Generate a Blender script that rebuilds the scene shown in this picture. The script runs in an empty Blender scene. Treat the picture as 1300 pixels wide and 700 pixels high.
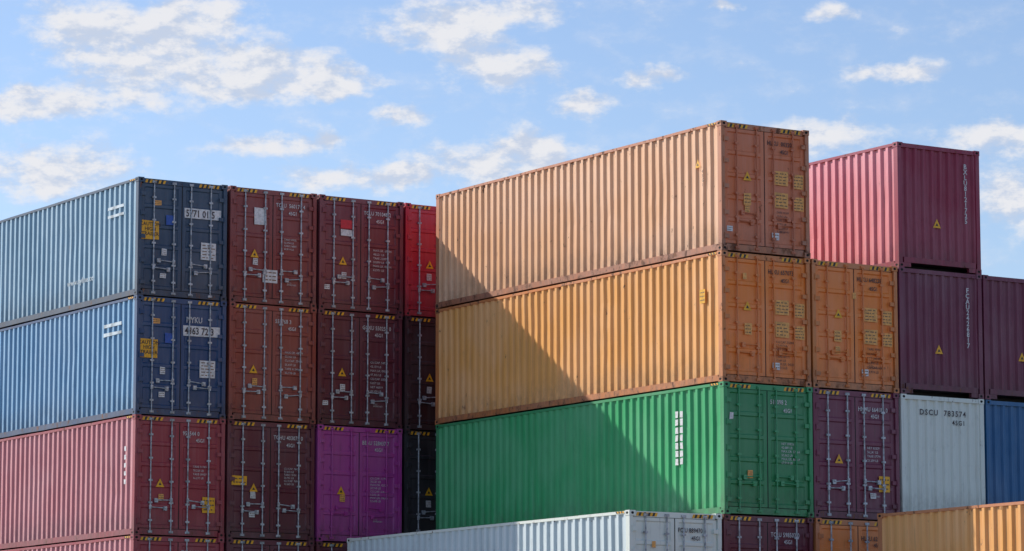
import bpy, math, random
from mathutils import Vector
random.seed(7)
T=2.896; L=12.192; W=2.438
scene=bpy.context.scene
scene.view_settings.view_transform='Standard'
scene.view_settings.look='None'
scene.view_settings.exposure=0
COL=bpy.data.collections.new("container_yard"); scene.collection.children.link(COL)

# ------------------------------------------------------------------ mesh helper
class MB:
    def __init__(s): s.v=[]; s.f=[]; s.m=[]
    def quad(s,a,b,c,d,m=0):
        n=len(s.v); s.v+= [a,b,c,d]; s.f.append((n,n+1,n+2,n+3)); s.m.append(m)
    def box(s,x0,x1,y0,y1,z0,z1,m=0):
        n=len(s.v)
        s.v+=[(x0,y0,z0),(x1,y0,z0),(x1,y1,z0),(x0,y1,z0),(x0,y0,z1),(x1,y0,z1),(x1,y1,z1),(x0,y1,z1)]
        for f in [(0,3,2,1),(4,5,6,7),(0,1,5,4),(1,2,6,5),(2,3,7,6),(3,0,4,7)]:
            s.f.append(tuple(n+i for i in f)); s.m.append(m)
    def cyl(s,p,q,r,seg=8,m=0):
        p=Vector(p);q=Vector(q);d=(q-p).normalized()
        u=d.orthogonal().normalized();w=d.cross(u)
        n=len(s.v)
        for e in (p,q):
            for i in range(seg):
                a=2*math.pi*i/seg
                s.v.append(tuple(e+u*math.cos(a)*r+w*math.sin(a)*r))
        for i in range(seg):
            j=(i+1)%seg
            s.f.append((n+i,n+j,n+seg+j,n+seg+i)); s.m.append(m)
        s.f.append(tuple(n+i for i in reversed(range(seg)))); s.m.append(m)
        s.f.append(tuple(n+seg+i for i in range(seg))); s.m.append(m)
    def holeplate(s,c,u,v,n_,su,sv,hu,hv,dep,m=0,md=1):
        c=Vector(c);u=Vector(u);v=Vector(v);nn=Vector(n_)
        R=[(-1,-1),(0,-1),(1,-1),(1,0),(1,1),(0,1),(-1,1),(-1,0)]
        O=[(-.72,-.72),(0,-1),(.72,-.72),(1,0),(.72,.72),(0,1),(-.72,.72),(-1,0)]
        b=len(s.v)
        for a in R: s.v.append(tuple(c+u*a[0]*su+v*a[1]*sv))
        for a in O: s.v.append(tuple(c+u*a[0]*hu+v*a[1]*hv))
        for a in O: s.v.append(tuple(c+u*a[0]*hu+v*a[1]*hv-nn*dep))
        for i in range(8):
            j=(i+1)%8
            s.f.append((b+i,b+j,b+8+j,b+8+i)); s.m.append(m)
            s.f.append((b+8+i,b+8+j,b+16+j,b+16+i)); s.m.append(md)
        s.f.append(tuple(b+16+i for i in range(8))); s.m.append(md)
    def mesh(s,name,recalc=True):
        me=bpy.data.meshes.new(name); me.from_pydata(s.v,[],s.f)
        me.polygons.foreach_set('material_index',s.m)
        if recalc:
            import bmesh
            bm=bmesh.new();bm.from_mesh(me);bmesh.ops.recalc_face_normals(bm,faces=bm.faces);bm.to_mesh(me);bm.free()
        me.update(); return me

# ------------------------------------------------------------------ materials
def nt(mat):
    mat.use_nodes=True; t=mat.node_tree; t.nodes.clear(); return t
def N(t,typ,**k):
    n=t.nodes.new(typ)
    for a,b in k.items(): setattr(n,a,b)
    return n
def math_(t,op,a,b=None,clamp=False):
    n=N(t,'ShaderNodeMath',operation=op); n.use_clamp=clamp
    for i,x in enumerate((a,b)):
        if x is None: continue
        if isinstance(x,(int,float)): n.inputs[i].default_value=x
        else: t.links.new(x,n.inputs[i])
    return n.outputs[0]
def mix(t,fac,a,b,blend='MIX'):
    n=N(t,'ShaderNodeMix',data_type='RGBA',blend_type=blend)
    for s,x in ((n.inputs[0],fac),(n.inputs[6],a),(n.inputs[7],b)):
        if isinstance(x,(int,float)): s.default_value=x
        elif isinstance(x,(tuple,list)): s.default_value=tuple(x)+((1,) if len(x)==3 else ())
        else: t.links.new(x,s)
    return n.outputs[2]
def mrange(t,v,a,b,c=0,d=1,smooth=True):
    n=N(t,'ShaderNodeMapRange'); n.interpolation_type='SMOOTHSTEP' if smooth else 'LINEAR'
    t.links.new(v,n.inputs[0])
    for i,x in enumerate((a,b,c,d)): n.inputs[i+1].default_value=x
    return n.outputs[0]
def noise(t,vec,scale,detail=5,rough=.55,out=0):
    n=N(t,'ShaderNodeTexNoise'); t.links.new(vec,n.inputs['Vector'])
    n.inputs['Scale'].default_value=scale;n.inputs['Detail'].default_value=detail;n.inputs['Roughness'].default_value=rough
    return n.outputs[out]
MC={}
def paint(col,rust=.5,rough=.45,grime=.5,fade=.25,wall=False):
    key=(tuple(col),rust,rough,grime,fade,wall)
    if key in MC: return MC[key]
    m=bpy.data.materials.new("weathered_container_paint"); t=nt(m)
    tc=N(t,'ShaderNodeTexCoord'); oi=N(t,'ShaderNodeObjectInfo')
    off=N(t,'ShaderNodeVectorMath',operation='ADD')
    cmb=N(t,'ShaderNodeCombineXYZ')
    for i,k in enumerate((37.,53.)):
        t.links.new(math_(t,'MULTIPLY',oi.outputs['Random'],k),cmb.inputs[i])
    t.links.new(tc.outputs['Object'],off.inputs[0]); t.links.new(cmb.outputs[0],off.inputs[1])
    v=off.outputs[0]
    mp=N(t,'ShaderNodeVectorMath',operation='MULTIPLY'); t.links.new(v,mp.inputs[0]); mp.inputs[1].default_value=(9,9,.55)
    mq=N(t,'ShaderNodeVectorMath',operation='MULTIPLY'); t.links.new(v,mq.inputs[0]); mq.inputs[1].default_value=(1.1,1.1,.6)
    sep=N(t,'ShaderNodeSeparateXYZ'); t.links.new(tc.outputs['Object'],sep.inputs[0]); z=sep.outputs[2]
    big=noise(t,v,.55,2,.6); mid=noise(t,mq.outputs[0],4.5,6,.75); st=noise(t,mp.outputs[0],1,2,.6)
    lum=sum(col)/3
    faded=tuple(min(.95,c*.85+lum*.12+.07) for c in col)
    c=mix(t,mrange(t,big,.35,.68,0,min(1,fade*1.9)),col,faded)
    c=mix(t,mrange(t,st,.47,.72,0,fade*1.3),c,faded)
    dark=tuple(x*.5+.010 for x in col)
    c=mix(t,mrange(t,mid,.52,.75,0,.5*grime+.03),c,dark)
    c=mix(t,mrange(t,st,.40,.16,0,min(1,.75*grime)),c,tuple(x*.25+y for x,y in zip(col,(.05,.035,.028))))
    if wall:
        # valley dirt doubling as painted shade, to strengthen the corrugation contrast
        d=math_(t,'SUBTRACT',W/2,math_(t,'ABSOLUTE',math_(t,'SUBTRACT',sep.outputs[0],W/2)))
        vd=math_(t,'MULTIPLY',mrange(t,d,.018,.05,0,.5),mrange(t,big,.6,.3,.45,1))
        c=mix(t,vd,c,tuple(x*.62+.008 for x in col))
    gb=math_(t,'MULTIPLY',mrange(t,z,.9,.1,0,1),mrange(t,mid,.35,.6,.2,1))
    c=mix(t,math_(t,'MULTIPLY',gb,.6*grime),c,(.06,.045,.04))
    edge=math_(t,'ADD',mrange(t,z,.4,.05,0,.07),mrange(t,z,T-.3,T-.02,0,.06))
    r=math_(t,'ADD',mid,edge)
    th=.76-.12*rust
    rm=mrange(t,r,th,th+.035,0,.88)
    rc=mix(t,mrange(t,st,.35,.65),(.10,.035,.018),(.24,.10,.045))
    c=mix(t,rm,c,rc)
    b=N(t,'ShaderNodeBsdfPrincipled'); t.links.new(c,b.inputs['Base Color'])
    ro=math_(t,'ADD',math_(t,'MULTIPLY',mid,.3),rough-.15); ro=math_(t,'ADD',ro,math_(t,'MULTIPLY',rm,.35),True)
    t.links.new(ro,b.inputs['Roughness'])
    o=N(t,'ShaderNodeOutputMaterial'); t.links.new(b.outputs[0],o.inputs[0])
    MC[key]=m; return m
def simple(name,col,rough=.5,metal=0,var=.25,scale=14):
    m=bpy.data.materials.new(name); t=nt(m)
    tc=N(t,'ShaderNodeTexCoord'); n=noise(t,tc.outputs['Object'],scale,2,.65)
    c=mix(t,mrange(t,n,.35,.7,0,1),col,tuple(x*(1-var)+.02*var for x in col))
    b=N(t,'ShaderNodeBsdfPrincipled'); t.links.new(c,b.inputs['Base Color']); b.inputs['Roughness'].default_value=rough; b.inputs['Metallic'].default_value=metal
    o=N(t,'ShaderNodeOutputMaterial'); t.links.new(b.outputs[0],o.inputs[0]); return m
GALV=simple("galvanised_steel",(.55,.58,.62),.5,.2,.6,9)
DARK=simple("rubber_gasket",(.012,.012,.014),.8)
CAST_HOLE=simple("casting_pocket",(.008,.008,.008),.9)
YEL=simple("yellow_sticker",(.95,.47,.015),.5,0,.25)
BLK=simple("black_vinyl",(.02,.02,.02),.5)
LINE=simple("placard_print",(.20,.10,.05),.5)
WHT=simple("white_vinyl",(.78,.78,.78),.5,0,.3)
TAN=simple("faded_placard",(.95,.46,.12),.55,0,.3)
REDS=simple("red_placard",(.65,.02,.04),.5,0,.2)
UNDER=simple("container_underside",(.03,.028,.026),.8)
TXW=simple("white_lettering",(.78,.77,.77),.55,0,.5,30)
TXD=simple("dark_lettering",(.05,.03,.035),.55,0,.3,30)
BLUEST=simple("blue_sticker",(.02,.10,.45),.5)

# ------------------------------------------------------------------ container meshes
PW=.155
def corr(mb,u0,u1,z0,z1,pitch,depth,place,nz=9,seed=0,dent=.010):
    rnd=random.Random(seed)
    n=max(1,round((u1-u0-.05)/pitch)); p=(u1-u0)/n
    prof=[]
    for i in range(n):
        a=u0+i*p
        prof+=[(a,0),(a+p*.29,0),(a+p*.46,depth),(a+p*.81,depth)]
    prof.append((u1,0))
    dents=[(rnd.uniform(u0,u1),rnd.uniform(z0,z1),rnd.uniform(.15,.7),rnd.uniform(-.4,1)*dent*2.2) for _ in range(20)]
    b=len(mb.v)
    for (u,d) in prof:
        for k in range(nz+1):
            z=z0+(z1-z0)*k/nz
            w=math.sin(math.pi*k/nz)
            dd=d
            for (du,dz,dr,da) in dents:
                q=((u-du)**2+(z-dz)**2)/dr**2
                if q<4: dd+=da*math.exp(-q*1.5)*w
            dd+=rnd.uniform(-1,1)*.002*w
            mb.v.append(place(u,dd,z))
    for i in range(len(prof)-1):
        for k in range(nz):
            a=b+i*(nz+1)+k; mb.f.append((a,a+nz+1,a+nz+2,a+1)); mb.m.append(0)

def side_mesh(seed):
    mb=MB()
    corr(mb,PW,L-PW,.15,T-.07,.2785,.045,lambda u,d,z:(.012+d,u,z),seed=seed)
    corr(mb,PW,L-PW,.15,T-.07,.2785,.045,lambda u,d,z:(W-.012-d,u,z),seed=seed+50)
    return mb.mesh("corrugated_side_walls",False)
SIDE=[side_mesh(s) for s in range(8)]
def end_mesh(seed):
    mb=MB()
    corr(mb,.11,W-.11,.24,T-.10,.25,.045,lambda u,d,z:(u,L-.03-d,z),seed=seed,dent=.006)
    return mb.mesh("corrugated_front_wall",False)
ENDM=[end_mesh(s) for s in range(3)]
mb=MB(); n=40
for i in range(n):
    y0=PW+(L-2*PW)*i/n; s=(L-2*PW)/n
    a=[(y0,0),(y0+s*.4,0),(y0+s*.5,.02),(y0+s*.9,.02),(y0+s,0)]
    for (p,q) in zip(a[:-1],a[1:]):
        mb.quad((.05,p[0],T-.05+p[1]),(W-.05,p[0],T-.05+p[1]),(W-.05,q[0],T-.05+q[1]),(.05,q[0],T-.05+q[1]))
ROOF=mb.mesh("corrugated_roof",False)
ch=.118
def frame_mesh(seed):
    r=random.Random(seed); mb=MB()
    for x0,x1 in ((.008,.105),(W-.105,W-.008)):
        mb.box(x0,x1,.012,PW-.004,ch,T-ch)
    for x0,x1 in ((.008,.12),(W-.12,W-.008)):
        mb.box(x0,x1,L-PW+.004,L-.01,ch,T-ch)
    for k,(x0,x1) in enumerate(((.006,.075),(W-.075,W-.006))):
        # rails in short lengths with slight knocks
        n=16; sg=-1 if k==0 else 1
        for (za,zb) in ((.022,.155),(T-.078,T-.016)):
            b=len(mb.v)
            for i in range(n+1):
                y=.178+(L-.356)*i/n
                kx=r.uniform(-.004,.004) if 0<i<n else 0; kz=r.uniform(-.004,.006) if 0<i<n else 0
                mb.v+=[(x0+kx,y,za+kz),(x1+kx,y,za+kz),(x1+kx,y,zb+kz*.5),(x0+kx,y,zb+kz*.5)]
            for i in range(n):
                for j in range(4):
                    a=b+i*4+j; c=b+i*4+(j+1)%4
                    mb.f.append((a,c,c+4,a+4)); mb.m.append(0)
    mb.box(.16,W-.16,.05,.14,T-.135,T-.016)
    mb.box(.16,W-.16,.05,.14,.022,.165)
    mb.box(.16,W-.16,L-.11,L-.012,T-.11,T-.016)
    mb.box(.16,W-.16,L-.10,L-.012,.125,.25)
    mb.box(.16,.36,L-.10,L-.014,.022,.122); mb.box(W-.36,W-.16,L-.10,L-.014,.022,.122)
    return mb.mesh("frame")
FRAMES=[frame_mesh(i) for i in range(4)]
mb=MB()
mb.box(.08,W-.08,.16,L-.12,.125,.15)
for i in range(24):
    y=.4+i*.49; mb.box(.08,W-.08,y,y+.05,.03,.122)
FLOOR=mb.mesh("floor_crossmembers")
mb=MB()
for cx in (0,1):
    for cy in (0,1):
        for cz in (0,1):
            xa,xb=(0,.162) if cx==0 else (W-.162,W)
            ya,yb=(0,.178) if cy==0 else (L-.178,L)
            za,zb=(0,ch) if cz==0 else (T-ch,T)
            e=.006
            mb.box(xa+(e if cx==0 else 0),xb-(e if cx else 0),ya+(e if cy==0 else 0),yb-(e if cy else 0),za+.002,zb-.002)
            xo=xa if cx==0 else xb; yo=ya if cy==0 else yb
            sx=-1 if cx==0 else 1; sy=-1 if cy==0 else 1
            zc=(za+zb)/2
            mb.holeplate((xo,(ya+yb)/2,zc),(0,1,0),(0,0,1),(sx,0,0),.087,.057,.045,.028,.004)
            mb.holeplate(((xa+xb)/2,yo,zc),(1,0,0),(0,0,1),(0,sy,0),.079,.057,.038,.03,.004)
CAST=mb.mesh("corner_castings",False)
LEAF=[(.112,1.206),(1.232,W-.112)]
DZ0,DZ1=.18,T-.145
mb=MB()
for (x0,x1) in LEAF:
    xs=[x0,x0+.085,x0+.115,x1-.115,x1-.085,x1]
    zs=[(DZ0,0)]; nb=5; rib=.07; H=(DZ1-DZ0-.07*2-rib*(nb-1))/nb; z=DZ0+.07
    for i in range(nb):
        zs+=[(z,0),(z+.025,1),(z+H-.025,1),(z+H,0)]; z+=H+rib
    zs.append((DZ1,0))
    b=len(mb.v)
    rr=random.Random(int(x0*100))
    for i,x in enumerate(xs):
        for (zz,dp) in zs:
            deep=dp and i in (2,3)
            mb.v.append((x,(.084 if deep else .06)+rr.uniform(-.0015,.0015)*(1 if 0<i<5 else 0),zz))
    nzs=len(zs)
    for i in range(5):
        for k in range(nzs-1):
            a=b+i*nzs+k; mb.f.append((a,a+nzs,a+nzs+1,a+1)); mb.m.append(0)
    mb.box(x0,x0+.03,.062,.11,DZ0,DZ1); mb.box(x1-.03,x1,.062,.11,DZ0,DZ1)
    mb.box(x0+.03,x1-.03,.062,.11,DZ1-.03,DZ1+.0); mb.box(x0+.03,x1-.03,.062,.11,DZ0,DZ0+.03)
DOORS=mb.mesh("door_leaves",False)
mb=MB()
mb.box(.10,W-.10,.115,.14,.16,T-.13)
mb.box(1.2065,1.2315,.064,.1,DZ0,DZ1)
GASK=mb.mesh("door_gaskets")
def rods(seed):
    rnd=random.Random(seed); mb=MB(); 
    RX=[.44,.99,1.45,2.0]
    for i,x in enumerate(RX):
        x+=rnd.uniform(-.01,.01)
        mb.cyl((x,.033,.07),(x,.033,T-.06),.0175)
        for z in (.075,T-.105):
            mb.box(x-.055,x+.055,.018,.049,z-.012,z+.045)
            mb.box(x-.03,x+.03,.008,.03,z+.0,z+.03)
        for z in (.36,.78,1.32,1.86,2.42):
            z+=rnd.uniform(-.015,.015)
            mb.box(x-.05,x+.05,.018,.06,z-.022,z+.022)
        zh=(.70 if i in(0,3) else .86)+rnd.uniform(-.02,.02)
        d={0:1,1:-1,2:1,3:-1}[i]
        dz=rnd.uniform(-.05,.02)
        mb.cyl((x,.018,zh),(x+d*.40,.012,zh+dz),.013,6)
        mb.box(x-.03,x+.03,.008,.05,zh-.05,zh+.05)
        mb.box(x+d*.40-.045,x+d*.40+.045,.012,.06,zh+dz-.055,zh+dz+.045)
    return mb.mesh("lock_rods")
RODS=[rods(i) for i in range(6)]
mb=MB()
for x in (.085,W-.085):
    for z in (.33,.86,1.45,2.02,2.5):
        s=1 if x<1 else -1
        mb.box(min(x,x+s*.13),max(x,x+s*.13),.012-.004,.058,z-.045,z+.045)
        mb.cyl((x,.005,z-.07),(x,.005,z+.07),.016,6)
HINGE=mb.mesh("door_hinges")
def stripes():
    mb=MB(); h=.08
    z0=T-.12; 
    def seg(f,n,w):
        for i in range(n):
            a=i*w; m=i%2
            mb.quad(f(a,0),f(a+w,0),f(a+w+.03,h),f(a+.03,h),m)
    seg(lambda u,v:(.20+u,.0465,z0+v),9,.06)
    seg(lambda u,v:(W-.20-.57+u,.0465,z0+v),9,.06)
    z0=T-.07
    h=.042
    seg(lambda u,v:(-.001,.2+u,z0+v+.008),6,.05)
    return mb.mesh("height_warning_stripes",False)
STRIPE=stripes()

def add(name,me,parent,mats,loc=(0,0,0)):
    ob=bpy.data.objects.new(name,me); COL.objects.link(ob)
    while len(me.materials)<len(mats): me.materials.append(None)
    for i,m in enumerate(mats):
        ob.material_slots[i].link='OBJECT'; ob.material_slots[i].material=m
    ob.parent=parent; ob.location=loc
    return ob

def text(parent,s,x,z,size,mat,face='F',flip=False,align='LEFT',y=.0,name="lettering",spacing=1.0,wid=1.0,line=1.0,off=0):
    cu=bpy.data.curves.new(name,'FONT'); cu.body=s; cu.size=size; cu.align_x=align; cu.align_y='TOP'
    cu.space_character=spacing; cu.space_line=line; cu.resolution_u=2; cu.offset=off
    cu.materials.append(mat)
    ob=bpy.data.objects.new(name,cu); COL.objects.link(ob); ob.parent=parent
    if face=='F': p=[x,y,z]; rz=0
    else: p=[y,x,z]; rz=-math.pi/2
    if flip: p=[W-p[0],L-p[1],p[2]]; rz+=math.pi
    ob.location=p; ob.rotation_euler=(math.pi/2,0,rz); ob.scale=(wid,1,1)
    return ob
def plate(parent,x,z,w,h,mat,face='F',flip=False,y=.05,name="sticker",tri=False,inner=None,ink=None):
    mb=MB()
    def P(a,d,c):
        p=[a,d,c] if face=='F' else [d,a,c]
        if flip: p=[W-p[0],L-p[1],p[2]]
        return tuple(p)
    if tri:
        b=len(mb.v); mb.v+=[P(x-w/2,y,z-h/2),P(x+w/2,y,z-h/2),P(x,y,z+h/2)]; mb.f.append((b,b+1,b+2)); mb.m.append(0)
        k=.36; zc=z-h*.14; b=len(mb.v); yy=y-.002
        mb.v+=[P(x-w/2*k,yy,zc-h/2*k+.01),P(x+w/2*k,yy,zc-h/2*k+.01),P(x,yy,zc+h/2*k)]; mb.f.append((b,b+1,b+2)); mb.m.append(1)
    else:
        j=lambda:random.uniform(-.008,.008)
        mb.quad(P(x-w/2+j(),y,z-h/2+j()),P(x+w/2+j(),y,z-h/2+j()),P(x+w/2+j(),y,z+h/2+j()),P(x-w/2+j(),y,z+h/2+j()),0)
        if inner:
            for i in range(inner):
                zz=z+h/2-h*(i+.75)/(inner+.5); hh=h*.26/inner
                a=x-w*.40
                while a<x+w*.32:
                    l_=w*random.uniform(.08,.3); e_=min(a+l_,x+w*.42)
                    mb.quad(P(a,y-.002,zz-hh/2),P(e_,y-.002,zz-hh/2),P(e_,y-.002,zz+hh/2),P(a,y-.002,zz+hh/2),1)
                    a=e_+w*random.uniform(.04,.12)
    me=mb.mesh(name,False); return add(name,me,parent,[mat,ink or (BLK if tri else LINE)])

def container(X,Y,t,col,side=None,ids=None,blank=False,rod=None,txt=TXW,rust=.5,rustf=.8,style='plain',fade=.25,frame=None,rough=.42,code=True,detail=True,grime=.6):
    em=bpy.data.objects.new("shipping_container",None); em.empty_display_size=1; COL.objects.link(em)
    jx=random.uniform(-.012,.012); jy=random.uniform(-.02,.02)
    if blank:
        em.location=(X+W+jx,Y+L+jy,t*T); em.rotation_euler=(0,0,math.pi+random.uniform(-.001,.001))
    else:
        em.location=(X+jx,Y+jy,t*T); em.rotation_euler=(0,0,random.uniform(-.001,.001))
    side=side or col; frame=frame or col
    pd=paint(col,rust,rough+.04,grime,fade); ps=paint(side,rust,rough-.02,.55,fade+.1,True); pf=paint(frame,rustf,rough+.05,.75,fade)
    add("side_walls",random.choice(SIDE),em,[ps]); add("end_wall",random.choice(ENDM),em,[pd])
    add("roof",ROOF,em,[pd]); add("frame",random.choice(FRAMES),em,[pf]); add("floor",FLOOR,em,[UNDER])
    add("corner_castings",CAST,em,[pf,CAST_HOLE])
    add("door_leaves",DOORS,em,[pd]); add("door_gaskets",GASK,em,[DARK])
    add("lock_rods",random.choice(RODS),em,[rod or GALV]); add("hinges",HINGE,em,[pf]); add("height_stripes",STRIPE,em,[YEL,BLK])
    if not detail: return em
    yy=.052
    if not blank:
        r=random.Random(str(ids))
        if style!='nyk' and ids:
            text(em,ids[0],1.30,T-.31+r.uniform(-.05,.02),.14,txt,y=yy,wid=.82,spacing=1.05,off=.002); text(em,ids[1],1.66,T-.50,.125,txt,y=yy,wid=.85,off=.002)
            nl=r.choice([2,3,4])
            s="\n".join("%s %s"%(r.choice(["MAX.GR.","TARE","NET","CU.CAP."]),"".join(r.choice("0123456789") for _ in range(5))) +"\n"+"%d,%03d LB"%(r.randint(5,67),r.randint(100,999)) for _ in range(nl))
            text(em,s,1.52+r.uniform(-.03,.1),r.uniform(1.6,1.85) if style!='hl' else 1.0,r.uniform(.065,.08),txt,y=yy,name="weight_panel",line=r.uniform(1.05,1.35))
            if r.random()<.6: text(em,"C.S.C.\nAPPROVED",1.62,.62,.055,txt,y=yy,name="small_print")
        if style in('plain','hl'):
            plate(em,.72+r.uniform(-.03,.05),r.uniform(1.22,1.4) if style=='plain' else 1.72,.23,.21,YEL,tri=True,name="warning_triangle",y=yy-.003)
        if r.random()<.75: plate(em,.74,r.uniform(.88,1.1),.14,.17,r.choice([TAN,WHT]),inner=3,name="data_plate",y=yy)
        if r.random()<.6: plate(em,r.choice([.25,.72,1.7]),r.uniform(.45,.65),.16,.12,WHT,inner=2,name="small_sticker",y=yy)
        if r.random()<.5: plate(em,r.choice([.24,.66,1.22]),r.uniform(1.9,2.4),.10,.14,r.choice([TAN,WHT]),name="small_sticker",y=yy-.004)
        if style=='hl':
            for (a,b,w_,h_) in [(1.68,1.74,.38,.32),(2.15,1.70,.30,.32),(1.68,1.24,.38,.34),(2.15,1.20,.30,.3)]:
                plate(em,a,b,w_,h_,TAN,inner=4,name="placard",y=yy-.002)
            plate(em,.74,1.2,.2,.26,TAN,inner=3,name="data_plate",y=yy-.006)
            plate(em,1.5,.42,.2,.16,WHT,inner=2,name="small_sticker",y=yy-.006)
    if blank:
        if ids:
            if style=='vert':
                text(em,"\n".join(ids[0].replace(" ","")),W-.42,T-.33,.16,txt,y=.026,flip=True,line=.8,align='CENTER',name="container_number",off=.004)
                plate(em,1.15,random.uniform(1.0,1.1),.23,.21,YEL,tri=True,flip=True,name="warning_triangle",y=.026)
            else:
                text(em,ids[0],.55,T-.30,.18,txt,y=.026,flip=True,spacing=1.25,name="container_number",off=.003); text(em,ids[1],1.5,T-.52,.15,txt,y=.026,flip=True,name="size_code",spacing=1.2,off=.003)
    return em

# colours; names ending in S are faded sides, lightened further to imitate sunlight
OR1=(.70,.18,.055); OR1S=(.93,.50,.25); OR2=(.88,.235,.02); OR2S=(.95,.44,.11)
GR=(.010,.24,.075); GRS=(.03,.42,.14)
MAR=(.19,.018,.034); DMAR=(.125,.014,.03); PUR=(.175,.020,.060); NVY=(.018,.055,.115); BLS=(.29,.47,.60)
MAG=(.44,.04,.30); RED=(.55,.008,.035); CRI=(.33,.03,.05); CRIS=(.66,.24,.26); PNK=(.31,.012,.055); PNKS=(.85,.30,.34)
WH=(.74,.79,.72); BL=(.008,.12,.30); BRN=(.24,.032,.03)
PR=2.4813; PL=2.5053; XL=-7.5347; YL=13.639
def R(c,t,*a,**k): return container(c*PR,0,t,*a,**k)
def Lf(c,t,*a,**k): return container(XL+c*PL,YL,t,*a,**k)
mp=lambda c,**k:paint(c,.4,.45,.5,.2)
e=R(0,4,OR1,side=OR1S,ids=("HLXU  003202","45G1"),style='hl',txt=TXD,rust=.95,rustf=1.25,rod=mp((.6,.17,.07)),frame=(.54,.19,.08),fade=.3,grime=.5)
plate(e,.9,2.05,.2,.19,YEL,tri=True,face='S',y=.006,name="warning_triangle")
text(e,"4\n5\nG\n1",.75,1.9,.11,TXD,face='S',y=.006,line=.9)
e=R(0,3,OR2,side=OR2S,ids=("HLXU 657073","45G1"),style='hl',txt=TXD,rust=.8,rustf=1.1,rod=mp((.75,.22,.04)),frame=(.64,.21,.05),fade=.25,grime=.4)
plate(e,.75,1.95,.2,.3,YEL,inner=3,face='S',y=.006,name="placard")
R(1,3,OR2,ids=("HLXU 648228","45G1"),style='hl',txt=TXD,rust=.5,rustf=.9,rod=mp((.75,.22,.04)),frame=(.64,.21,.045),grime=.4)
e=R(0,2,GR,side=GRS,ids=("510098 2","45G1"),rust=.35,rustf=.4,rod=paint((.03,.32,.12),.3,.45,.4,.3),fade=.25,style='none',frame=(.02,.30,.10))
for i in range(2):
    for k in range(7): plate(e,1.62+i*.18,2.3-k*.175,.11,.14,WHT,face='S',y=.006,name="side_lettering")
e=R(1,2,PUR,ids=("HMMU 664188 0","45G1"),rust=.3); plate(e,2.02,.82,.3,.36,YEL,inner=3,name="caution_placard",y=.05)
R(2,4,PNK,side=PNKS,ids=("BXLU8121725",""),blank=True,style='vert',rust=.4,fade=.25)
R(2,3,PUR,side=PUR,ids=("FCAU2426817",""),blank=True,style='vert',rust=.35)
R(3,3,PUR,ids=("FCAU2426817",""),blank=True,style='vert',rust=.35)
R(2,2,WH,ids=("DSCU  783574","45G1"),blank=True,style='h',txt=TXD,rust=.55,fade=.1)
R(3,2,BL,blank=True,rust=.3)
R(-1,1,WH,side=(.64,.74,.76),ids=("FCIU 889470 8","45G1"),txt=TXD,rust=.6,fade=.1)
R(0,1,DMAR,ids=("TCLU 598502 0","45G1"),rust=.4); R(1,1,OR2,ids=("HLXU 621190","45G1"),style='plain',txt=TXD,rust=.6,frame=(.55,.17,.04))
R(2,1,PUR,detail=False);R(3,1,BL,detail=False)
for c in range(-1,4): R(c,0,random.choice([DMAR,BL,MAR,GR]),detail=False)
container(2.78,-1.84-L,1,OR1,side=OR2S,frame=(.62,.22,.08),ids=("HLXU 611902","45G1"),txt=TXD,rust=.85,rustf=1.0)
container(2.78,-1.84-L,0,MAR,detail=False)
def nyk(em,a,b,cau):
    if a: text(em,a,1.36,T-.42,.20,TXW,y=.05,wid=.8,off=.004)
    plate(em,1.78,T-.78,1.0,.25,WHT,name="number_panel",y=.052); text(em,b,1.32,T-.67,.24,TXD,y=.047,wid=.82,off=.004)
    plate(em,.36,1.62,.46,.46,YEL,name="caution_placard",y=.052); text(em,cau,.36,1.82,.125,TXD,y=.048,align='CENTER',line=.95,off=.002)
    plate(em,.9,1.9,.22,.24,BLUEST,name="blue_sticker",y=.052); plate(em,.55,2.3,.2,.12,TAN,name="small_sticker",y=.052,inner=2)
    plate(em,1.95,1.2,.42,.42,WHT,inner=5,name="weight_plate",y=.052)
PALE=simple("faded_lettering",(.60,.70,.76),.5,0,.5,4)
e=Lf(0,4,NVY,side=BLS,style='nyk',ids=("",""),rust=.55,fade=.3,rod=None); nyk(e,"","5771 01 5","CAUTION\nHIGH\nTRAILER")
text(e,"www.nyline.co",4.0,.80,.20,PALE,face='S',y=.006,wid=1.3,off=.003)
for k in range(2): plate(e,1.25,2.3-k*.2,.9,.07,PALE,face='S',y=.006,name="side_stripe")
e=Lf(0,3,(.014,.06,.17),side=(.19,.40,.62),style='nyk',ids=("",""),rust=.45,fade=.3); nyk(e,"NYKU","4363 72 3","CAUTION\nHIGH\nTRAILER")  # side blue lightened like the S colours to imitate sunlight
for k in range(2): plate(e,1.35,2.3-k*.22,1.0,.08,PALE,face='S',y=.006,name="side_stripe")
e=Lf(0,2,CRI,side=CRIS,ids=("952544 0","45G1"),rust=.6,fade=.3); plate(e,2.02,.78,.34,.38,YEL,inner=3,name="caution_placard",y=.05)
for k in range(5): plate(e,.55,2.1-k*.2,.10,.11,WHT,face='S',y=.006,name="side_lettering")
Lf(0,1,CRI,side=CRIS,ids=("TCNU 952544","45G1"))
e=Lf(1,4,BRN,ids=("TCLU  560171 4","45G1"),rust=.5); plate(e,.86,2.2,.34,.42,WHT,name="placard",y=.05); plate(e,1.15,.72,.4,.32,WHT,inner=3,name="placard",y=.05)
Lf(1,3,(.28,.045,.03),ids=("555768 3","45G1"),rust=.5)
e=Lf(1,2,DMAR,ids=("TGHU 403075 0","45G1"),rust=.3); plate(e,.36,1.42,.42,.22,YEL,inner=2,name="caution_placard",y=.05)
Lf(1,1,DMAR,ids=("TGHU 401175","45G1"))
e=Lf(2,4,MAR,ids=("TCLU 701048 2","45G1"),rust=.4); plate(e,.8,2.2,.33,.22,REDS,name="placard",y=.05); plate(e,.8,1.98,.33,.16,WHT,name="placard",y=.05)
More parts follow.
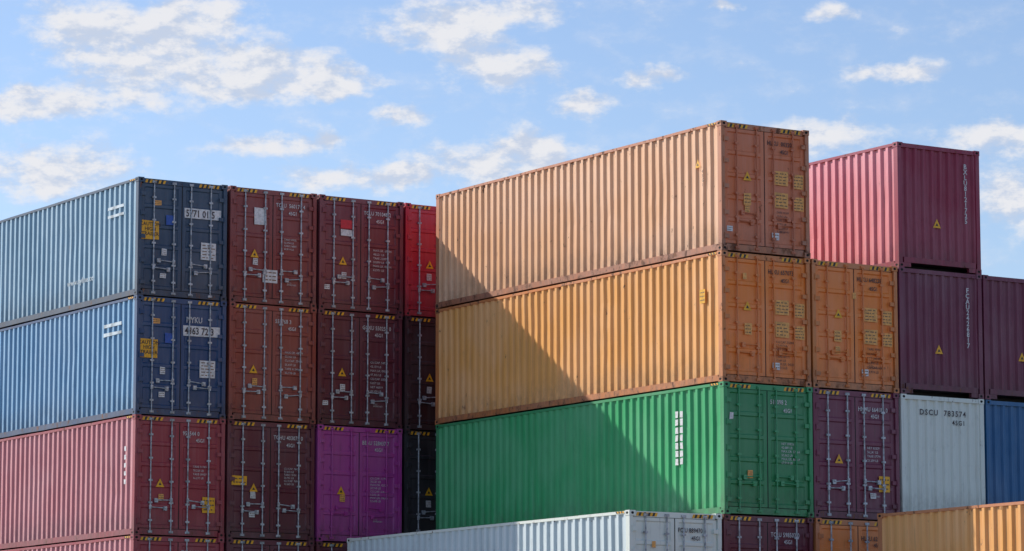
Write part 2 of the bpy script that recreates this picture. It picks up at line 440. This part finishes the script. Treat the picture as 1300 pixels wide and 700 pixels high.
Lf(2,3,DMAR,ids=("GCXU 550259 0","45G1"),rust=.3)
Lf(2,2,MAG,ids=("BEAU 528437 7","45G1"),rust=.3,rod=paint(MAG,.2,.45,.4,.3))
Lf(2,1,DMAR,ids=("TCLU 528437","45G1"))
Lf(3,4,RED,rust=.2,ids=("TRHU 77","45G1")); Lf(3,3,(.055,.015,.02),ids=("TRHU 77","45G1")); Lf(3,2,(.022,.018,.024),ids=("TRHU 77","45G1")); Lf(3,1,DMAR)
for c in range(4): Lf(c,0,random.choice([DMAR,BL,MAR]),detail=False)

# ------------------------------------------------------------------ ground
mb=MB(); S=6000; mb.quad((-S,-S,0),(S,-S,0),(S,S,0),(-S,S,0))
g=bpy.data.objects.new("ground",mb.mesh("yard_paving",False)); scene.collection.objects.link(g)
m=bpy.data.materials.new("asphalt_yard"); t=nt(m); tc=N(t,'ShaderNodeTexCoord')
a=noise(t,tc.outputs['Object'],.15,4,.6); b_=noise(t,tc.outputs['Object'],30,3,.7)
c=mix(t,mrange(t,a,.3,.7),(.10,.096,.09),(.17,.16,.145)); c=mix(t,mrange(t,b_,.3,.7,0,.4),c,(.06,.06,.06))
b=N(t,'ShaderNodeBsdfPrincipled'); t.links.new(c,b.inputs['Base Color']); b.inputs['Roughness'].default_value=.9
o=N(t,'ShaderNodeOutputMaterial'); t.links.new(b.outputs[0],o.inputs[0]); g.data.materials.append(m)
g.location.z=-.004

# ------------------------------------------------------------------ sun + sky
s=Vector((-.55,1,.68)).normalized()
ld=bpy.data.lights.new("sun",'SUN'); ld.energy=5; ld.angle=math.radians(.53); ld.color=(1,.94,.85)
lo=bpy.data.objects.new("sun",ld); scene.collection.objects.link(lo); lo.rotation_euler=s.to_track_quat('Z','Y').to_euler(); lo.location=(-50,60,60)
w=bpy.data.worlds.new("World"); scene.world=w; w.use_nodes=True; t=w.node_tree; t.nodes.clear()
sky=N(t,'ShaderNodeTexSky'); sky.sky_type='NISHITA'; sky.sun_disc=False
sky.sun_elevation=math.asin(s.z); sky.sun_rotation=math.atan2(s.x,s.y)%(2*math.pi)
sky.air_density=1.0; sky.dust_density=.3; sky.ozone_density=2.4
tc=N(t,'ShaderNodeTexCoord')
sp=N(t,'ShaderNodeSeparateXYZ'); t.links.new(tc.outputs['Generated'],sp.inputs[0])
az=math_(t,'MULTIPLY',math_(t,'ARCTAN2',sp.outputs[0],sp.outputs[1]),57.2958)
el=math_(t,'MULTIPLY',math_(t,'ARCSINE',sp.outputs[2]),57.2958)
cb=N(t,'ShaderNodeCombineXYZ'); t.links.new(az,cb.inputs[0]); t.links.new(el,cb.inputs[1])
uv=cb.outputs[0]
wm=N(t,'ShaderNodeVectorMath',operation='MULTIPLY_ADD'); wm.inputs[1].default_value=(.8,.5,0); t.links.new(noise(t,uv,1.5,3,.6,1),wm.inputs[0])
sb=N(t,'ShaderNodeVectorMath',operation='SUBTRACT'); t.links.new(uv,sb.inputs[0]); sb.inputs[1].default_value=(.4,.25,0)
t.links.new(sb.outputs[0],wm.inputs[2]); uvw=wm.outputs[0]
CL=[(135,45,130,50),(255,92,160,44),(345,100,115,32),(430,106,65,17),(15,138,60,22),(110,130,90,24),(265,18,75,24),
(70,222,135,38),(325,188,75,15),(415,180,34,13),(400,226,75,18),(515,148,46,13),
(560,35,90,40),(650,15,80,24),(638,88,80,27),(738,132,54,20),(605,212,115,32),(685,190,55,28),(500,228,42,16),(830,98,44,14),
(1155,97,72,14),(1060,22,32,12),(925,8,30,9),(1040,172,95,28),(1270,178,75,22),(1290,255,60,50),(860,230,60,14)]
tot=None
for (px,py,rx,ry) in CL:
    u=32.34+(px-650)/74.8; v=7.84+(350-py)/74.8
    a=N(t,'ShaderNodeVectorMath',operation='MULTIPLY_ADD'); t.links.new(uvw,a.inputs[0])
    sx=74.8/(rx*1.3); sy=74.8/(ry*1.45)
    a.inputs[1].default_value=(sx,sy,0); a.inputs[2].default_value=(-u*sx,-v*sy,0)
    l=N(t,'ShaderNodeVectorMath',operation='LENGTH'); t.links.new(a.outputs[0],l.inputs[0])
    q=math_(t,'SUBTRACT',1.0,l.outputs['Value'],True)
    tot=q if tot is None else math_(t,'ADD',tot,q)
tot=math_(t,'MINIMUM',tot,.8)
def fb(vec,dv,det):
    a=N(t,'ShaderNodeVectorMath',operation='MULTIPLY_ADD'); t.links.new(vec,a.inputs[0]); a.inputs[1].default_value=(.68,1.2,0); a.inputs[2].default_value=(11.3+dv[0],4.7+dv[1],0)
    return noise(t,a.outputs[0],1.7,det,.62)
f1=fb(uv,(0,0),7); f2=fb(uv,(-.10,.24),4)
g1=N(t,'ShaderNodeVectorMath',operation='MULTIPLY_ADD'); t.links.new(uv,g1.inputs[0]); g1.inputs[1].default_value=(.1,.2,0); g1.inputs[2].default_value=(3,9,0)
far=mrange(t,noise(t,g1.outputs[0],1.0,2,.5),.55,.8,0,.5)
inframe=math_(t,'MULTIPLY',mrange(t,az,20,23.5,0,1),mrange(t,az,41,45,1,0)); inframe=math_(t,'MULTIPLY',inframe,mrange(t,el,12.5,17,1,0))
far=math_(t,'MULTIPLY',far,math_(t,'SUBTRACT',1.0,inframe))
base=math_(t,'ADD',math_(t,'MULTIPLY',tot,1.05),far)
dn=math_(t,'ADD',base,math_(t,'MULTIPLY',math_(t,'SUBTRACT',f1,.5),2.1))
dens=mrange(t,dn,.08,.92,0,.95)
veil=mrange(t,f1,.42,.75,0,.2)
dens=math_(t,'MAXIMUM',dens,veil)
lit=mrange(t,math_(t,'SUBTRACT',f1,f2),-.13,.10,0,1)
ccol=mix(t,lit,(4.0,4.5,5.5),(5.9,5.9,6.1))
skyc=mix(t,1.0,sky.outputs[0],(1.02,.98,1.05),'MULTIPLY')
fin=mix(t,dens,skyc,ccol)
bg=N(t,'ShaderNodeBackground'); bg.inputs[1].default_value=.143; t.links.new(fin,bg.inputs[0])
wo=N(t,'ShaderNodeOutputWorld'); t.links.new(bg.outputs[0],wo.inputs[0])

# ------------------------------------------------------------------ camera
cd=bpy.data.cameras.new("camera"); cd.sensor_width=36; cd.lens=4286.14/1300*36; cd.clip_end=20000; cd.clip_start=.5
co=bpy.data.objects.new("camera",cd); scene.collection.objects.link(co)
co.location=(-43.1383,-59.5111,-1.9861+T); co.rotation_euler=(math.pi/2+.1369,0,-.5645)
scene.camera=co
